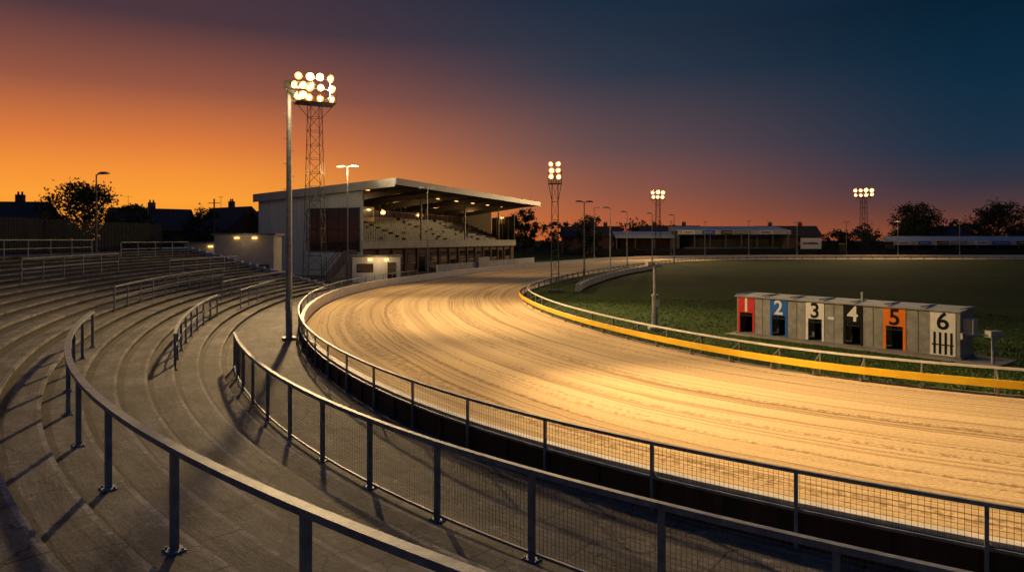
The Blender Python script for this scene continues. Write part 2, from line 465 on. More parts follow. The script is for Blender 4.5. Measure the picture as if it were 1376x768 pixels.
# ------------------------------------------------------------------ lamps
LC = (1,.66,.29)
def spot(loc, tgt, power, ang=70, blend=.8, colr=LC, size=.6, parent=None, name='lamp_light'):
    l = bpy.data.lights.new(name, 'SPOT'); l.energy = power; l.color = colr; l.spot_size = rad(ang); l.spot_blend = blend; l.shadow_soft_size = size
    o = bpy.data.objects.new(name, l); col.objects.link(o)
    d = Vector(tgt)-Vector(loc); o.rotation_euler = d.to_track_quat('-Z','Y').to_euler(); o.location = loc
    if parent:
        o.parent = parent; o.matrix_parent_inverse = parent.matrix_world.inverted()
    return o
def point(loc, power, colr=LC, size=.3, parent=None, name='lamp_light'):
    l = bpy.data.lights.new(name, 'POINT'); l.energy = power; l.color = colr; l.shadow_soft_size = size
    o = bpy.data.objects.new(name, l); col.objects.link(o); o.location = loc
    if parent: o.parent = parent
    return o

def floodhead(mb, c, d, r=.24, mh=0, me=1, mr=2):
    c = Vector(c); d = Vector(d).normalized()
    mb.beam(c-d*.32, c, r*.45, 10, mh, r2=r, cap=True)
    mb.beam(c-d*.42, c-d*.32, r*.3, 8, mh)
    mb.beam(c+d*.004, c+d*.015, r*1.05, 14, mr)
    mb.beam(c+d*.018, c+d*.03, r*.62, 14, me)
def lattice(mb, x, y, z0, z1, w0, w1, seg=1.2, r=.035):
    n = max(2, int((z1-z0)/seg)); C = ((-1,-1),(1,-1),(1,1),(-1,1))
    P = []
    for k in range(n+1):
        t = k/n; w = (w0+(w1-w0)*t)/2; P.append([(x+a*w, y+b*w, z0+(z1-z0)*t) for a, b in C])
    for k in range(n):
        for i in range(4):
            j = (i+1) % 4
            mb.beam(P[k][i], P[k+1][i], r, 4); mb.beam(P[k][i], P[k][j], r*.6, 4)
            mb.beam(P[k][i] if k % 2 else P[k][j], P[k+1][j] if k % 2 else P[k+1][i], r*.6, 4)
def flood_tower(x, y, z0, ztop, w0, w1, rows, cols, face, lampr, sp, plat, r=.035):
    par = empty('floodlight_tower')
    mb = MB(); hh = rows*sp
    lattice(mb, x, y, z0, ztop-hh-.2, w0, w1, r=r)
    mb.cbox((x,y,z0-.05), w0+.6, w0+.6, .25); mb.make('lattice_mast', ['darksteel'], par)
    d = Vector((face[0]-x, face[1]-y, 0)).normalized(); side = Vector((-d.y, d.x, 0))
    a = math.atan2(side.y, side.x); mb = MB()
    zt = ztop-hh
    mb.cbox((x,y,zt-.25), plat, plat*.6, .06, a)
    for k in range(9):
        q = Vector((x,y,0))+side*plat*(k/8-.5)
        for e in (-.3,.3):
            pq = q+d*plat*e; mb.beam((pq.x,pq.y,zt-.2),(pq.x,pq.y,zt+.75),.02)
    for e in (-.3,.3):
        for zz in (.35,.75):
            A = Vector((x,y,zt+zz))+side*plat*.5+d*plat*e; B = Vector((x,y,zt+zz))-side*plat*.5+d*plat*e; mb.beam(A,B,.02)
    for e in (-.5,.5):
        A = Vector((x,y,zt-.2))+side*plat*e; mb.beam(A, Vector((x,y,zt-1.6))+side*w1*e, .03)
    for i in range(rows):
        z = zt+.25+i*sp
        A = Vector((x,y,z))+side*(cols-1)*sp*.55; B = Vector((x,y,z))-side*(cols-1)*sp*.55; mb.beam(A,B,.04)
    for e in (-.5,.5):
        A = Vector((x,y,zt-.2))+side*(cols-1)*sp*e; mb.beam(A, A+Vector((0,0,hh+.1)), .04)
    mb.make('platform', ['darksteel'], par)
    mb = MB()
    for i in range(rows):
        for j in range(cols):
            c = Vector((x,y,zt+.3+i*sp+random.uniform(-.07,.07)*sp))+side*((j-(cols-1)/2)*sp*1.05+random.uniform(-.1,.1)*sp)+d*.25
            jj = (j-(cols-1)/2)*.35+random.uniform(-.25,.25)
            floodhead(mb, c, d+side*jj+Vector((0,0,random.uniform(-.6,-.3))), lampr*random.uniform(.85,1.1))
    mb.make('floodlights', ['darksteel','lampem','lampring'], par)
    return par, Vector((x,y,zt+.25+hh/2))+d*.6

t1, h1 = flood_tower(-17.9, 62, .03, 19.3, 1.7, 1.0, 3, 4, (3,20), .36, .92, 3.4)
spot(h1, (4,18,0), 72000, 62, parent=t1)
spot(h1, (-4,50,0), 24000, 75, parent=t1)
spot(h1+Vector((.3,0,0)), (14,100,0), 50000, 60, parent=t1)
point(h1+Vector((0,0,.5)), 1900, parent=t1, size=.8)
t2, h2 = flood_tower(3.3, 52.4, -.02, 10.0, .6, .45, 3, 2, (-2,10), .21, .5, 1.0, r=.025)
spot(h2, (4,18,0), 15000, 80, parent=t2)
t3, h3 = flood_tower(32.5, 152, -.02, 15.2, 1.3, .8, 2, 3, (5,60), .44, 1.0, 3.0, r=.05)
spot(h3, (22,105,0), 42000, 100, parent=t3); point(h3+Vector((0,0,1.5)), 4500, parent=t3, size=.8)
t4, h4 = flood_tower(85, 165, -.02, 16.7, 1.6, 1.0, 2, 4, (40,60), .46, 1.1, 3.6, r=.05)
spot(h4, (75,140,0), 40000, 120, parent=t4); point(h4+Vector((0,0,1.5)), 4500, parent=t4, size=.8)
par = empty('floodlight_pole'); X, Y = -8.82, 27.0
mb = MB(); mb.beam((X,Y,0),(X,Y,10.3),.13,16,0,r2=.085); mb.cbox((X,Y,.04),.5,.5,.12,.4); mb.cbox((X+.02,Y-.14,1.2),.2,.12,.45)
for k in range(14): mb.beam((X,Y,3+k*.5),(X+(.22 if k%2 else -.22),Y,3+k*.5),.012)
mb.make('mast', ['steel'], par, smooth=False)
mb = MB(); mb.beam((X-.1,Y,10.1),(X+1.1,Y-.1,10.1),.05,8); mb.beam((X-.1,Y,9.75),(X+.7,Y-.1,9.75),.04,8)
mb.cbox((X,Y-.02,9.95),.3,.3,.3)
for (dx, z, dr) in ((.25,10.1,(.8,-.5,-.3)),(.6,10.08,(.7,-.7,-.35)),(.95,10.06,(.9,-.3,-.35)),(.3,9.72,(.9,.3,-.5)),(.62,9.70,(.7,-.6,-.5))):
    floodhead(mb, (X+dx,Y-.15,z), dr, .14)
mb.make('floodlights', ['darksteel','lampem','lampring'], par)
hp = Vector((X+.7,Y-.5,9.9))
spot(hp, (15,9,0), 62000, 52, .9, parent=par)
spot(hp, (7,17,0), 6500, 80, 1, parent=par)
spot(hp, (14,26,0), 14000, 36, 1, parent=par)
spot(hp, (3,38,0), 11000, 80, 1, parent=par)
point(hp+Vector((0,-.4,-.3)), 350, parent=par, size=.6)

def street_lamp(x, y, z0, z1, arm=(-.8,0), lit=False, r=.07, double=False):
    par = empty('street_lamp', )
    mb = MB(); mb.beam((x,y,z0),(x,y,z1),r,10,0,r2=r*.6); mb.beam((x,y,z0),(x,y,z0+1.1),r*1.5,10)
    arms = [arm]+([(-arm[0],-arm[1])] if double else [])
    em = MB()
    for (ax, ay) in arms:
        mb.beam((x,y,z1-.03),(x+ax*.6,y+ay*.6,z1+.05),r*.5,8)
        a = math.atan2(ay, ax); hx, hy = x+ax, y+ay
        mb.cbox((hx,hy,z1), .7, .3, .10, a); mb.cbox((hx,hy,z1+.10), .45, .2, .05, a)
        if lit: em.cbox((hx,hy,z1-.045), .6, .26, .042, a)
    mb.make('column', ['steel'], par)
    if lit: em.make('lens', ['lampem'], par)
    return par
sl = street_lamp(-15.9,66,.03,11.1,(.75,-.2),lit=True,double=True)
point((-15.9,65.5,10.6), 800, parent=sl)
street_lamp(-8.9,72,.03,9.4,(.6,.1),lit=False,double=True)
def snap(x, y, extra=1.0):
    s, o = proj(x, y); w = W(s)
    if o > -(w+extra) and o < .5:
        q = G(s, -(w+extra)); return q.x, q.y
    return x, y
for (px_, D, z) in ((785,69,7.8),(820,80,7.7),(837,92,7.7),(855,106,8),(870,120,8.2)):
    x = (px_-688)/917*D
    x, y = snap(x, D); street_lamp(x, y, -.02, z, (-.55,-.2), r=.08, double=(px_ == 785))
street_lamp(15.4,128,0,10,(.8,-.2),r=.09)
for (x, z) in ((36.3,8.1),(44.1,8),(54.1,8.2),(65.1,7.9),(76.4,8),(88.2,8.1),(102.3,8.2),(118,8)):
    street_lamp(x,156,-.02,z,(0,-.9),r=.1,double=True)
street_lamp(-27.4,45,0,8.3,(.6,-.2)); street_lamp(-48,90,0,8.5,(.6,0)); 

mb = MB(); mb.beam((-34.9,80,0),(-34.9,80,8.8),.12,8,r2=.08); mb.beam((-35.6,80,8.3),(-34.2,80,8.3),.05); mb.make('telegraph_pole', ['bark'])

par = empty('photo_finish_post'); X, Y = 6.4, 30.6
mb = MB(); mb.beam((X,Y,-.02),(X,Y,1.5),.14,12,0,r2=.12); mb.beam((X,Y,1.5),(X,Y,2.85),.07,12,0); mb.beam((X,Y,1.45),(X,Y,1.55),.15,12); mb.cbox((X,Y,-.02),.55,.55,.12)
mb.beam((X-.3,Y,2.82),(X+.35,Y,2.82),.03,6); mb.make('post', ['tarp'], par)
mb = MB(); mb.cbox((X-.22,Y-.1,2.86),.34,.3,.16,.2); mb.cbox((X+.25,Y,2.87),.3,.24,.12,-.2); mb.beam((X-.25,Y-.32,2.94),(X-.24,Y-.24,2.94),.06,10); mb.cbox((X+.12,Y-.1,1.0),.16,.1,.3); mb.make('camera_heads', ['tarp'], par)

# ------------------------------------------------------------------ starting traps
par = empty('greyhound_starting_traps', (9.66,29.3,0), math.atan2(-.776,.63))
LN, HT, DP = 8.4, 1.62, 1.25
mb = MB()
mb.box(-.04,LN+.04,-.03,DP+.05,-.02,.07,1)
mb.box(0,.03,0,DP,.07,HT-.05); mb.box(LN-.03,LN,0,DP,.07,HT-.05); mb.box(0,LN,DP-.03,DP,.07,HT-.05)
edges = [(.06,.83),(1.54,2.29),(3.07,3.8),(4.53,5.24),(5.97,6.72),(7.5,8.27)]
prev = .03
for (a, b_) in edges+[(LN-.03,None)]:
    if a-prev > .02:
        mb.box(prev, a-.004, .0, .03, .07, HT-.05)
        if a-prev > .4:
            mid = (a+prev)/2; mb.box(mid-.012, mid+.012, -.012, -.001, .09, HT-.07, 1)
            for zz in (.25,.8,1.35):
                for xx in (prev+.06, a-.07): mb.box(xx-.012,xx+.012,-.014,-.001,zz,zz+.024,1)
    prev = b_+.004 if b_ else 0
mb.make('casing', ['trapgrey','conc'], par)
mb = MB(); mb.hexa([(-.06,-.1,HT-.048),(LN+.06,-.1,HT-.048),(LN+.06,DP+.08,HT-.048),(-.06,DP+.08,HT-.048),(-.06,-.1,HT),(LN+.06,-.1,HT),(LN+.06,DP+.08,HT+.07),(-.06,DP+.08,HT+.07)])
for k in range(8): mb.box(k*1.2-.01,k*1.2+.03,-.06,DP+.04,HT+.045,HT+.085)
mb.box(4.9,4.98,.6,.68,HT+.03,HT+.4)
mb.make('lid', ['tarp'], par)
cols_ = [('red','wht'),('blue','wht'),('wht','black'),('black','wht'),('orange','black'),('wht','black')]
for i, ((a, b_), (pc, nc)) in enumerate(zip(edges, cols_)):
    mb = MB(); f = .09
    mb.box(a,b_,-.02,.015,.92,HT-.06)
    if i < 5:
        mb.box(a,a+f,-.02,.015,.08,.918); mb.box(b_-f,b_,-.02,.015,.08,.918)
        mb.box(a+f,b_-f,.5,.52,.08,.92,1)
        for k in range(5):
            x = a+f+(b_-a-2*f)*(k+.5)/5; mb.box(x-.008,x+.008,-.002,.01,.80,.918,2)
        mb.box(a+f,b_-f,0,.02,.78,.798,2)
    else:
        mb.box(a,b_,-.02,.015,.08,.918)
        for k in range(4):
            x = a+.1+k*.17
            mb.box(x,x+.075,-.026,-.0205,.12,.86,1)
        mb.box(a+.05,b_-.05,-.032,-.027,.42,.46,1)
    mb.make('trap_door_%d'%(i+1), [pc,'black','darksteel'], par)
    cu = bpy.data.curves.new('trap_number', 'FONT'); cu.body = str(i+1); cu.size = .80; cu.extrude = .003; cu.align_x = 'CENTER'; cu.offset = .014
    cu.materials.append(M[nc]); o = bpy.data.objects.new('trap_number_%d'%(i+1), cu); col.objects.link(o); o.parent = par
    o.location = ((a+b_)/2, -.026, .97); o.rotation_euler = (rad(90),0,0)
mb = MB(); mb.box(LN+.002,LN+.3,.25,.7,.85,1.35); mb.box(LN+.3,LN+.32,.35,.6,.95,1.25); mb.make('control_box', ['cream'], par)
mb = MB(); mb.box(3.95,4.2,-.03,-.002,.95,1.05); mb.make('latch', ['wht'], par)
mb = MB(); mb.box(-.3,LN+1.2,-.5,DP+.3,-.02,-.004); o = mb.make('concrete_slab', ['conc']); o.location = (9.66,29.3,0); o.rotation_euler = (0,0,math.atan2(-.776,.63))
par = empty('lure_control_post', (15.5,22.0,0))
mb = MB(); mb.beam((0,0,-.02),(0,0,.85),.05,8); mb.beam((-.9,.1,.92),(.35,0,.92),.03,6); mb.make('post', ['steel'], par)
mb = MB(); mb.cbox((.05,0,.85),.42,.3,.22); mb.cbox((-.9,.1,.78),.1,.1,.2); mb.make('head', ['tarp'], par)

# ------------------------------------------------------------------ grandstand
th = math.atan2(.939,.345)
gs = empty('grandstand', (-12.1,72.7,0), th)
LG, YF, YB = 49.0, 4.4, 18.3
def zr(y): return 10.5-1.3*y/18.3
mb = MB()
mb.box(.2,LG,YF+.4,YB-.1,.03,3.0,0)
for k in range(16):
    x = .6+k*3.1; mb.box(x,x+.4,YF+.25,YF+.4,.03,3.0,0)
mb.make('brick_ground_floor', ['brick'], gs)
mb = MB()
for k in range(15):
    x = 1.3+k*3.1
    if k % 3 == 1: mb.box(x,x+1.6,YF+.33,YF+.397,.05,2.3,0)
    else: mb.box(x,x+1.9,YF+.33,YF+.397,1.2,2.4,0)
mb.make('windows_and_doors', ['glass'], gs)
mb = MB(); 
for k in range(15):
    x = 1.3+k*3.1
    if k % 3 != 1: mb.box(x-.06,x+1.96,YF+.28,YF+.33,1.1,1.19)
mb.box(0,LG,YF,YF+.24,3.0,3.9); mb.box(-.05,LG+.05,YF-.06,YF+.3,3.903,3.98)
mb.make('white_parapet', ['cream'], gs)
mb = MB(); R = 10
for i in range(R):
    y = YF+.5+i*.95; z = 3.15+i*.36
    mb.box(.3,LG-.2,y,y+.95 if i < R-1 else YB-.2,3.02,z,0)
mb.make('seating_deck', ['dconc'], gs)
mb = MB()
for i in range(R):
    y = YF+.5+i*.95; z = 3.15+i*.36; x = 1
    while x < LG-1:
        if (x % 12) > 1.3:
            mb.box(x,x+.42,y+.35,y+.75,z+.38,z+.43); mb.box(x,x+.42,y+.72,y+.77,z+.43,z+.82)
        x += .52
mb.make('seats', ['seat'], gs)
mb = MB(); mb.box(.3,LG-.2,14.6,14.7,6.75,zr(14.6)-.5,0); mb.make('rear_glazing', ['glass'], gs)
mb = MB()
for k in range(25): mb.box(.3+k*2,.38+k*2,14.5,14.58,6.45,zr(14.6)-.55)
mb.box(.3,LG-.2,14.48,14.597,6.4,6.75); mb.box(.3,LG-.2,14.48,14.597,8.0,8.1)
mb.make('rear_frames', ['conc'], gs)
mb = MB(); mb.box(7,15,12.2,14.4,6.4,8.3); mb.make('press_box', ['cream'], gs)
mb = MB(); mb.box(7.3,14.7,12.12,12.19,7.0,8.0); mb.make('press_box_window', ['glass'], gs)
def wallx(mb, x0, x1, y0, y1, z0, m=0, d=.55):
    mb.hexa([(x0,y0,z0),(x1,y0,z0),(x1,y1,z0),(x0,y1,z0),(x0,y0,zr(y0)-d),(x1,y0,zr(y0)-d),(x1,y1,zr(y1)-d),(x0,y1,zr(y1)-d)], m)
mb = MB(); wallx(mb,-.1,.18,YF+.1,YB,.03)
for k in range(28):
    y = YF+.2+k*.5
    if y < YB-.1: mb.hexa([(-.13,y,.05),(-.1,y,.05),(-.1,y+.06,.05),(-.13,y+.06,.05),(-.13,y,zr(y)-.6),(-.1,y,zr(y)-.6),(-.1,y+.06,zr(y)-.6),(-.13,y+.06,zr(y)-.6)])
mb.box(.2,LG,YB-.1,YB,.03,zr(YB)-.55); 
mb.make('clad_walls', ['clad'], gs)
mb = MB(); mb.box(-.19,-.135,YF+.3,11.2,2.9,7.4); mb.make('side_windows', ['glass'], gs)
mb = MB()
for k in range(6): y = YF+.25+k*1.36; mb.box(-.24,-.192,y,y+.09,2.9,7.4)
mb.box(-.24,-.192,YF+.2,11.3,5.1,5.2); mb.box(-.26,-.137,YF+.2,11.3,7.4,7.5); mb.box(-.26,-.137,YF+.2,11.3,2.78,2.88)
mb.make('side_window_frames', ['darksteel'], gs)
mb = MB(); wallx(mb, LG-.15, LG, 9, YB, .03); mb.make('far_end_wall', ['clad'], gs)
mb = MB(); wallx(mb, LG-.12, LG-.08, YF+.2, 8.9, 4.0, d=2); mb.make('wind_screen', ['glass'], gs)
mb = MB()
for k in range(5): y = YF+.2+k*1.1; mb.box(LG-.16,LG-.04,y,y+.08,3.98,8.3)
mb.make('wind_screen_frame', ['cream'], gs)
mb = MB()
def slab(mb, x0, x1, y0, y1, t0, t1, m=0):
    mb.hexa([(x0,y0,zr(y0)-t0),(x1,y0,zr(y0)-t0),(x1,y1,zr(y1)-t0),(x0,y1,zr(y1)-t0),(x0,y0,zr(y0)-t1),(x1,y0,zr(y0)-t1),(x1,y1,zr(y1)-t1),(x0,y1,zr(y1)-t1)], m)
slab(mb,-.5,LG+.5,.1,YB+.4,.14,0)
x = -.45
while x < LG+.4: slab(mb,x,x+.07,.12,YB+.38,-.002,-.05); x += .6
mb.make('roof', ['roof'], gs)
mb = MB(); mb.box(-.5,LG+.5,0,.097,9.85,10.56); slab(mb,-.56,-.503,.1,YB+.4,.85,-.06); slab(mb,LG+.503,LG+.56,.1,YB+.4,.6,-.06)
mb.make('roof_fascia', ['rooffas'], gs)
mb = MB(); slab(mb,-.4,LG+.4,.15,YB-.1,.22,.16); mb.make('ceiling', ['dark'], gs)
mb = MB()
for k in range(8):
    x = .5+k*6.85
    mb.hexa([(x,.2,zr(.2)-.5),(x+.14,.2,zr(.2)-.5),(x+.14,14.4,zr(14.4)-1.35),(x,14.4,zr(14.4)-1.35),(x,.2,zr(.2)-.225),(x+.14,.2,zr(.2)-.225),(x+.14,14.4,zr(14.4)-.225),(x,14.4,zr(14.4)-.225)])
    if k % 2 == 0: mb.box(x-.02,x+.16,YF+.3,YF+.5,3.9,zr(YF)-.75)
for y in (2,6,10): 
    mb.beam((0,y,zr(y)-.35),(LG,y,zr(y)-.35),.06)
mb.make('roof_beams', ['darksteel'], gs)
mb = MB()
for k in range(8):
    x = 2.5+k*6; mb.box(x,x+.7,5.5,5.75,zr(5.5)-.52,zr(5.5)-.45); 
    if k % 2: mb.box(x-2,x-1.4,12.5,12.8,zr(12.5)-.6,zr(12.5)-.5)
mb.make('ceiling_lamps', ['lampsm'], gs)
for x in (5,17,29,41):
    o = point((x,10,8.3), 250, (1,.48,.14), .3, gs, 'ceiling_lamp_light')
mb = MB()
for i in range(14): mb.box(-4.4+.28*i-.0,-4.4+.28*i+.3,5.0,6.3,.03,.2+.2*i)
mb.box(-.48,-.2,5,6.3,.03,2.9); mb.make('stair', ['conc'], gs)
mb = MB()
for y in (5.02,6.28):
    mb.beam((-4.4,y,1.2),(-.3,y,4.0),.035); mb.beam((-4.4,y,.8),(-.3,y,3.5),.025)
    for i in range(6): x = -4.4+.8*i; zz = .2+.2*(x+4.4)/.28; mb.beam((x,y,zz-.2),(x,y,zz+1.0),.025)
mb.make('stair_rail', ['dred'], gs)
mb = MB()
for i in range(4): mb.box(14,LG-3,YF-.4-.6*i-.6,YF-.4-.6*i,.032,.17*(4-i))
mb.make('front_steps', ['conc'], gs)
mb = MB(); mb.box(10,LG-2,.3,.5,.032,1.0); mb.box(22,26,.0,.28,.032,1.6)
mb.make('low_wall', ['cream'], gs)

def hut(name, x, y, z, sx, sy, h, ang, wall='cream', lit=False, pw=14):
    par = empty(name, (x,y,z), ang)
    mb = MB(); mb.box(-sx/2,sx/2,-sy/2,sy/2,0,h); mb.make('walls', [wall], par)
    mb = MB(); mb.box(-sx/2-.2,sx/2+.2,-sy/2-.25,sy/2+.2,h+.002,h+.16); mb.make('flat_roof', ['roof'], par)
    mb = MB(); mb.box(-sx/2+.4,-sx/2+1.9,-sy/2-.04,-sy/2-.003,.95,1.75); mb.box(sx/2-1.2,sx/2-.4,-sy/2-.04,-sy/2-.003,.02,1.85); mb.make('windows_and_door', ['glass'], par)
    if lit:
        mb = MB(); mb.box(-.8,-.4,-sy/2-.16,-sy/2-.003,h-.3,h-.18); mb.box(.7,1.1,-sy/2-.16,-sy/2-.003,h-.3,h-.18); mb.make('wall_lamps', ['lampsm'], par)
        l = point((.2,-sy/2-1.2,h-.25), pw, parent=par, size=.2)
    return par
hut('kiosk', -12.9, 65.0, .03, 4.4, 2.6, 2.35, .2, 'wht', True, 55)
hut('white_cabin', -23.5, 61, 0, 5, 3, 4.4, .1, 'cream', True)
hut('turnstile_hut', -28, 66, 0, 6, 3, 3.6, .1, 'cream', True)

# ------------------------------------------------------------------ far side buildings
def shelter(name, x0, x1, y, h, d=6, wall='dark', fas='rooffas', fh=.5, posts=5, ads=False):
    par = empty(name, (x0,y,0)); Lx = x1-x0
    mb = MB(); mb.box(0,Lx,d-.2,d,0,h-.3); mb.box(0,.2,0,d-.2,0,h-.3); mb.box(Lx-.2,Lx,0,d-.2,0,h-.3); mb.make('walls', [wall], par)
    mb = MB(); mb.hexa([(-.4,-.5,h-.3),(Lx+.4,-.5,h-.3),(Lx+.4,d+.3,h-.3),(-.4,d+.3,h-.3),(-.4,-.5,h-.1),(Lx+.4,-.5,h-.1),(Lx+.4,d+.3,h+1.1),(-.4,d+.3,h+1.1)]); mb.make('roof', ['rooffas'], par)
    mb = MB(); mb.box(-.4,Lx+.4,-.6,-.503,h-.1-fh,h); mb.make('fascia', [fas], par)
    if ads:
        mb = MB(); x = .8; k = 0; rr = random.Random(3)
        while x < Lx-4:
            wd = rr.uniform(2.5,4.5); mb.box(x,x+wd,-.66,-.603,h-fh,h-.12,k % 4)
            y_ = x+.4
            while y_ < x+wd-.5: q = rr.uniform(.15,.4); mb.box(y_,y_+q,-.69,-.663,h-fh+.28,h-.42,4 if k % 4 else 2); y_ += q+.14
            x += wd+rr.uniform(.4,2.2); k += 1
        mb.make('advertising_panels', ['wht','blue','dred','tarp','cream'], par)
    mb = MB()
    for i in range(5): mb.box(.3,Lx-.3,1+i*.8,d-.21,i*.45,.45+i*.45) if d > 5 else None
    for k in range(posts): xx = Lx*k/(posts-1); mb.box(xx-.08,xx+.08,-.3,-.14,0,h-.303)
    mb.make('steps_and_posts', ['conc'], par); return par
shelter('covered_stand', 41, 68, 168, 6.4, 9, 'conc', 'cream', 1.0, 8, ads=True)
shelter('low_shelter', 94, 150, 168, 3.8, 4, 'dark', 'cream', 1.0, 12, ads=True)
shelter('low_shelter', 26, 40, 170, 5.0, 4, 'brick', 'rooffas', .5, 4)
par = empty('advertising_board', (66.8,158,0))
mb = MB(); mb.box(0,4.8,0,.1,1.9,4.4); mb.make('panel', ['wht'], par)
mb = MB(); mb.box(.4,.55,.11,.25,-.02,3.6); mb.box(4.2,4.35,.11,.25,-.02,3.6)
x = .6
while x < 4.1: q = random.uniform(.15,.35); mb.box(x,x+q,-.03,-.004,2.9,3.3+random.uniform(0,.2)); x += q+.1
mb.make('frame_and_lettering', ['black'], par)
par = empty('timing_box', (74.5,154.8,0)); mb = MB(); mb.box(0,1.3,0,1,0,3.0); mb.make('cabin', ['dark'], par); mb = MB(); mb.box(-.1,1.4,-.1,1.1,3.002,3.12); mb.make('lid', ['roof'], par)
mb = MB()
for k in range(48):
    x = 20+k*2.9; mb.box(x,x+2.85,158.6,158.7,.4,1.35, [0,1,0,2,0,3][k % 6] if k % 2 == 0 else 0)
mb.make('advertising_hoarding', ['dark','cream','tarp','brick'])
mb = MB()
for k in range(90): x = 20+k*1.8; mb.box(x,x+.08,161,161.08,-.02,2.1)
mb.box(20,182,160.95,161,0,1.9); mb.make('boundary_fence', ['palis'])

def house(x, y, sx, sy, h, rh, ang=0, chim=1):
    par = empty('brick_house', (x,y,0), ang)
    mb = MB(); mb.box(-sx/2,sx/2,-sy/2,sy/2,-.02,h)
    for s_ in (-1,1):
        xx = s_*sx/2; mb.tri((xx,-sy/2,h),(xx,sy/2,h),(xx,0,h+rh))
    mb.make('walls', ['brick'], par)
    mb = MB(); e = .4
    for s_ in (-1,1):
        mb.hexa([(-sx/2-e,s_*(sy/2+e),h-rh*e/(sy/2)),(sx/2+e,s_*(sy/2+e),h-rh*e/(sy/2)),(sx/2+e,0,h+rh+.003),(-sx/2-e,0,h+rh+.003),
                 (-sx/2-e,s_*(sy/2+e),h-rh*e/(sy/2)+.15),(sx/2+e,s_*(sy/2+e),h-rh*e/(sy/2)+.15),(sx/2+e,0,h+rh+.16),(-sx/2-e,0,h+rh+.16)])
    mb.make('roof', ['tile'], par)
    mb = MB()
    for k in range(chim):
        cx = -sx/2+sx*(k+.5)/chim; mb.box(cx-.5,cx+.5,-.3,.3,h+rh-.6,h+rh+1.1)
        for q in (-.25,.25): mb.beam((cx+q,0,h+rh+1.1),(cx+q,0,h+rh+1.5),.12,8)
    mb.beam((-sx*.3,0,h+rh),(-sx*.3,0,h+rh+2.0),.03); mb.beam((-sx*.3-.6,0,h+rh+1.9),(-sx*.3+.6,0,h+rh+1.9),.025)
    for q in (-.4,-.15,.1,.35): mb.beam((-sx*.3+q,-.3,h+rh+1.9),(-sx*.3+q,.3,h+rh+1.9),.015)
    mb.make('chimney_and_aerial', ['brick'], par)
    mb = MB()
    for k in range(4):
        cx = -sx/2+sx*(k+.5)/4
        for z in (1,3.6): mb.box(cx-.6,cx+.6,-sy/2-.03,-sy/2-.003,z,z+1.2)
    mb.make('windows', ['glass'], par)
for (x, y, sx, h, rh, c, a) in ((-70,92,14,5.8,3.2,2,.1),(-57,108,11,5.6,3.2,1,.7),(-46,112,10,5.6,3.6,1,-.6),(-66,125,14,5.4,2.8,1,0),(-88,90,14,5.6,3,1,.2),(-38.5,112,8,5.2,3.2,1,.9),
                            (22,190,16,5,2.6,2,0),(46,200,18,5.2,2.8,2,.1),(82,205,18,5.2,2.8,2,0),(130,210,20,5.2,2.8,2,0)):
    house(x, y, sx, 8, h, rh, a, c)

# ------------------------------------------------------------------ trees
def crown(mb, x, y, z0, z1, w, n=26, leaves=70, ls=.35):
    for k in range(n):
        t = random.random(); a = random.uniform(0, 6.28); rr = w*.5*math.sqrt(random.random())*(.55+.65*math.sin(math.pi*min(1,max(.08,t*.9+.08))))
        c = Vector((x+rr*math.cos(a), y+rr*math.sin(a), z0+(z1-z0)*t)); cr = w*random.uniform(.09,.17)
        for j in range(leaves):
            d = Vector((random.gauss(0,1),random.gauss(0,1),random.gauss(0,.8)))*cr*.55
            p0 = c+d; u = Vector((random.gauss(0,1),random.gauss(0,1),random.gauss(0,1))).normalized()*ls; v = Vector((random.gauss(0,1),random.gauss(0,1),random.gauss(0,1))).normalized()*ls
            mb.tri(p0-u*.5, p0+u*.5, p0+v)
def tree(x, y, h, w, n=26, leaves=70, ls=.35, name='tree'):
    par = empty(name, (0,0,0)); mb = MB(); mb.beam((x,y,-.05),(x,y,h*.45),w*.05,8,0,r2=w*.03)
    for k in range(9):
        a = k*2.4; z = h*(.28+.04*k); mb.beam((x,y,z),(x+math.cos(a)*w*.32,y+math.sin(a)*w*.32,z+h*.28),w*.022,6,r2=w*.006)
    mb.make('trunk_and_limbs', ['bark'], par)
    mb = MB(); crown(mb, x, y, h*.25, h, w, n, leaves, ls); mb.make('crown', ['leaf'], par)
tree(-54,86,10.4,8.5,60,110,.34); tree(-49.5,90,8.4,5,30,80,.34); tree(-36,98,8.3,4,30,80,.34); tree(-43.5,96,8.0,4.5,30,80,.34)
tree(118,200,13.5,11,60,100,.55); tree(146,205,14.5,13,64,100,.55); tree(158,205,13.5,11,60,100,.55); tree(124,206,11.5,9,30,90,.55)
tree(2.5,135,9.8,5,30,80,.4); tree(20,175,9.5,7,30,80,.5)
mb = MB()
x = -200
while x < 330:
    y = random.uniform(225,260); h = random.uniform(6.5,9.5)+(1.5*math.sin(x*.05)); w = random.uniform(7,13)
    crown(mb, x, y, 0, h, w, 10, 45, .9); x += random.uniform(4,7)
mb.make('distant_tree_line', ['leaf'])
mb = MB(); x = -130
while x < -30:
    crown(mb, x, random.uniform(72,80)+(x+130)*.1, 0, random.uniform(3.8,5.6), random.uniform(3,5), 9, 50, .4); x += 2.6
mb.make('hedge', ['leaf'])

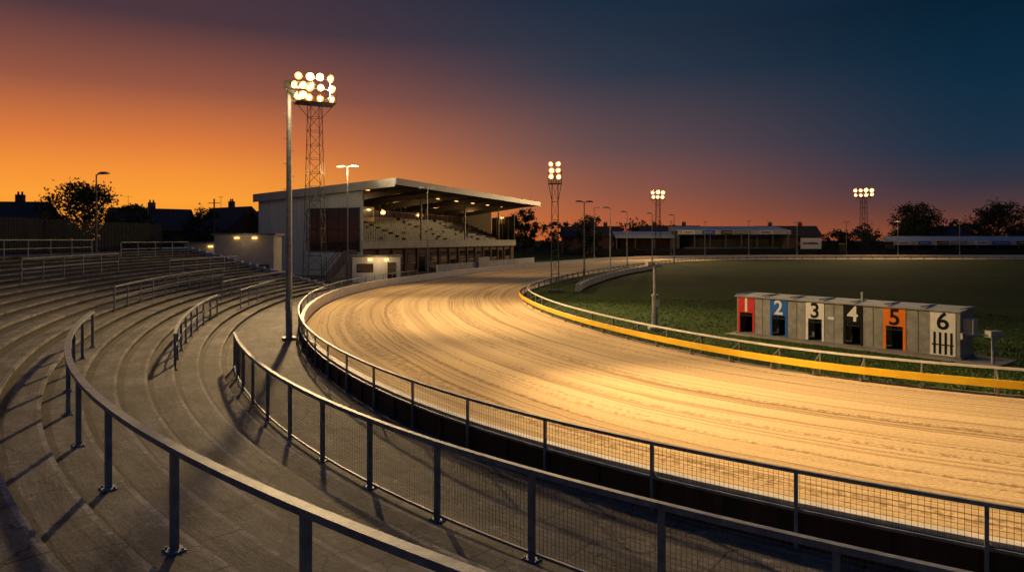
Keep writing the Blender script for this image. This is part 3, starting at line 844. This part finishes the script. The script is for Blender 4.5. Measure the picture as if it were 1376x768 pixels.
# grass tufts on the near infield
pts = []
for cnt in range(26000):
    x = random.uniform(2,26); y = random.uniform(14,46)
    if random.random() > (20/max(y,18))**1.2: continue
    pts.append((x,y))
blades = MB()
coarse = [(gp[i], tg[i], W(i*ST)) for i in range(int(sY(40,.2)/ST), int(sY(-9,66)/ST), 6)]
for (x, y) in pts:
    b0 = min(coarse, key=lambda c: (c[0].x-x)**2+(c[0].y-y)**2)
    o_ = -b0[1].y*(x-b0[0].x)+b0[1].x*(y-b0[0].y)
    if o_ > -(b0[2]+.3): continue
    lx = (x-9.66)*.63-(y-29.3)*.776; ly = (x-9.66)*.776+(y-29.3)*.63
    if -.3 < lx < 9.6 and -.5 < ly < 1.6: continue
    for k in range(3):
        a = random.uniform(0,6.28); h = random.uniform(.02,.05); dx, dy = math.cos(a)*.02, math.sin(a)*.02
        px_, py_ = x+random.uniform(-.06,.06), y+random.uniform(-.06,.06)
        blades.tri((px_-dx,py_-dy,-.02),(px_+dx,py_+dy,-.02),(px_+random.uniform(-.03,.03),py_+random.uniform(-.03,.03),h))
blades.make('grass', ['blade'])

# ------------------------------------------------------------------ world sky: dusk gradient by direction
w = bpy.data.worlds.new('World'); scene.world = w; w.use_nodes = True
N, L = w.node_tree.nodes, w.node_tree.links
bg = N['Background']
tc = N.new('ShaderNodeTexCoord'); sep = N.new('ShaderNodeSeparateXYZ'); L.new(tc.outputs['Generated'], sep.inputs[0])
X_, Y_, Z_ = sep.outputs
hyp = math_(N, L, 'SQRT', math_(N, L, 'ADD', math_(N, L, 'MULTIPLY', X_, X_), math_(N, L, 'ADD', math_(N, L, 'MULTIPLY', Y_, Y_), 1e-6)))
tel = math_(N, L, 'DIVIDE', Z_, hyp)
fac = math_(N, L, 'DIVIDE', tel, .6)
fac = math_(N, L, 'MINIMUM', math_(N, L, 'MAXIMUM', fac, 0), 1)
saz = rad(-32)
dt = math_(N, L, 'DIVIDE', math_(N, L, 'ADD', math_(N, L, 'MULTIPLY', X_, math.sin(saz)), math_(N, L, 'MULTIPLY', Y_, math.cos(saz))), hyp)
ang = math_(N, L, 'ARCCOSINE', math_(N, L, 'MINIMUM', math_(N, L, 'MAXIMUM', dt, -1), 1))
def el(t): return t/.6
left = ramp(N, L, fac, [(0,lin(228,118,40)),(el(.02),lin(252,154,46)),(el(.055),lin(253,160,54)),(el(.09),lin(243,145,56)),(el(.13),lin(218,121,60)),(el(.20),lin(150,86,66)),(el(.29),lin(78,55,62)),(el(.45),lin(42,46,66)),(1,lin(42,62,98))])
cen = ramp(N, L, fac, [(0,lin(190,94,46)),(el(.025),lin(188,98,58)),(el(.068),lin(156,92,70)),(el(.133),lin(108,79,78)),(el(.24),lin(52,58,73)),(el(.35),lin(28,45,64)),(1,lin(40,60,96))])
rgt = ramp(N, L, fac, [(0,lin(140,74,46)),(el(.02),lin(112,64,52)),(el(.04),lin(82,57,58)),(el(.07),lin(52,51,64)),(el(.11),lin(29,49,69)),(el(.2),lin(13,43,64)),(el(.3),lin(7,32,51)),(1,lin(40,60,96))])
f1n = N.new('ShaderNodeMapRange'); f1n.interpolation_type = 'SMOOTHSTEP'; f1n.inputs[1].default_value = rad(5); f1n.inputs[2].default_value = rad(42); L.new(ang, f1n.inputs[0])
f2n = N.new('ShaderNodeMapRange'); f2n.interpolation_type = 'SMOOTHSTEP'; f2n.inputs[1].default_value = rad(30); f2n.inputs[2].default_value = rad(68); L.new(ang, f2n.inputs[0])
a1 = N.new('ShaderNodeMix'); a1.data_type = 'RGBA'; L.new(f1n.outputs[0], a1.inputs[0]); L.new(left, a1.inputs[6]); L.new(cen, a1.inputs[7])
a2 = N.new('ShaderNodeMix'); a2.data_type = 'RGBA'; L.new(f2n.outputs[0], a2.inputs[0]); L.new(a1.outputs[2], a2.inputs[6]); L.new(rgt, a2.inputs[7])
L.new(a2.outputs[2], bg.inputs['Color']); bg.inputs['Strength'].default_value = 1.0

# ------------------------------------------------------------------ camera
cam = bpy.data.cameras.new('camera'); co = bpy.data.objects.new('camera', cam); col.objects.link(co)
co.location = (0,0,4); co.rotation_euler = (rad(90),0,0)
cam.lens = 24; cam.sensor_width = 36; cam.shift_y = -62/1376; cam.clip_end = 6000; cam.clip_start = .05
scene.camera = co
scene.view_settings.view_transform = 'Standard'; scene.view_settings.look = 'None'; scene.view_settings.exposure = 0
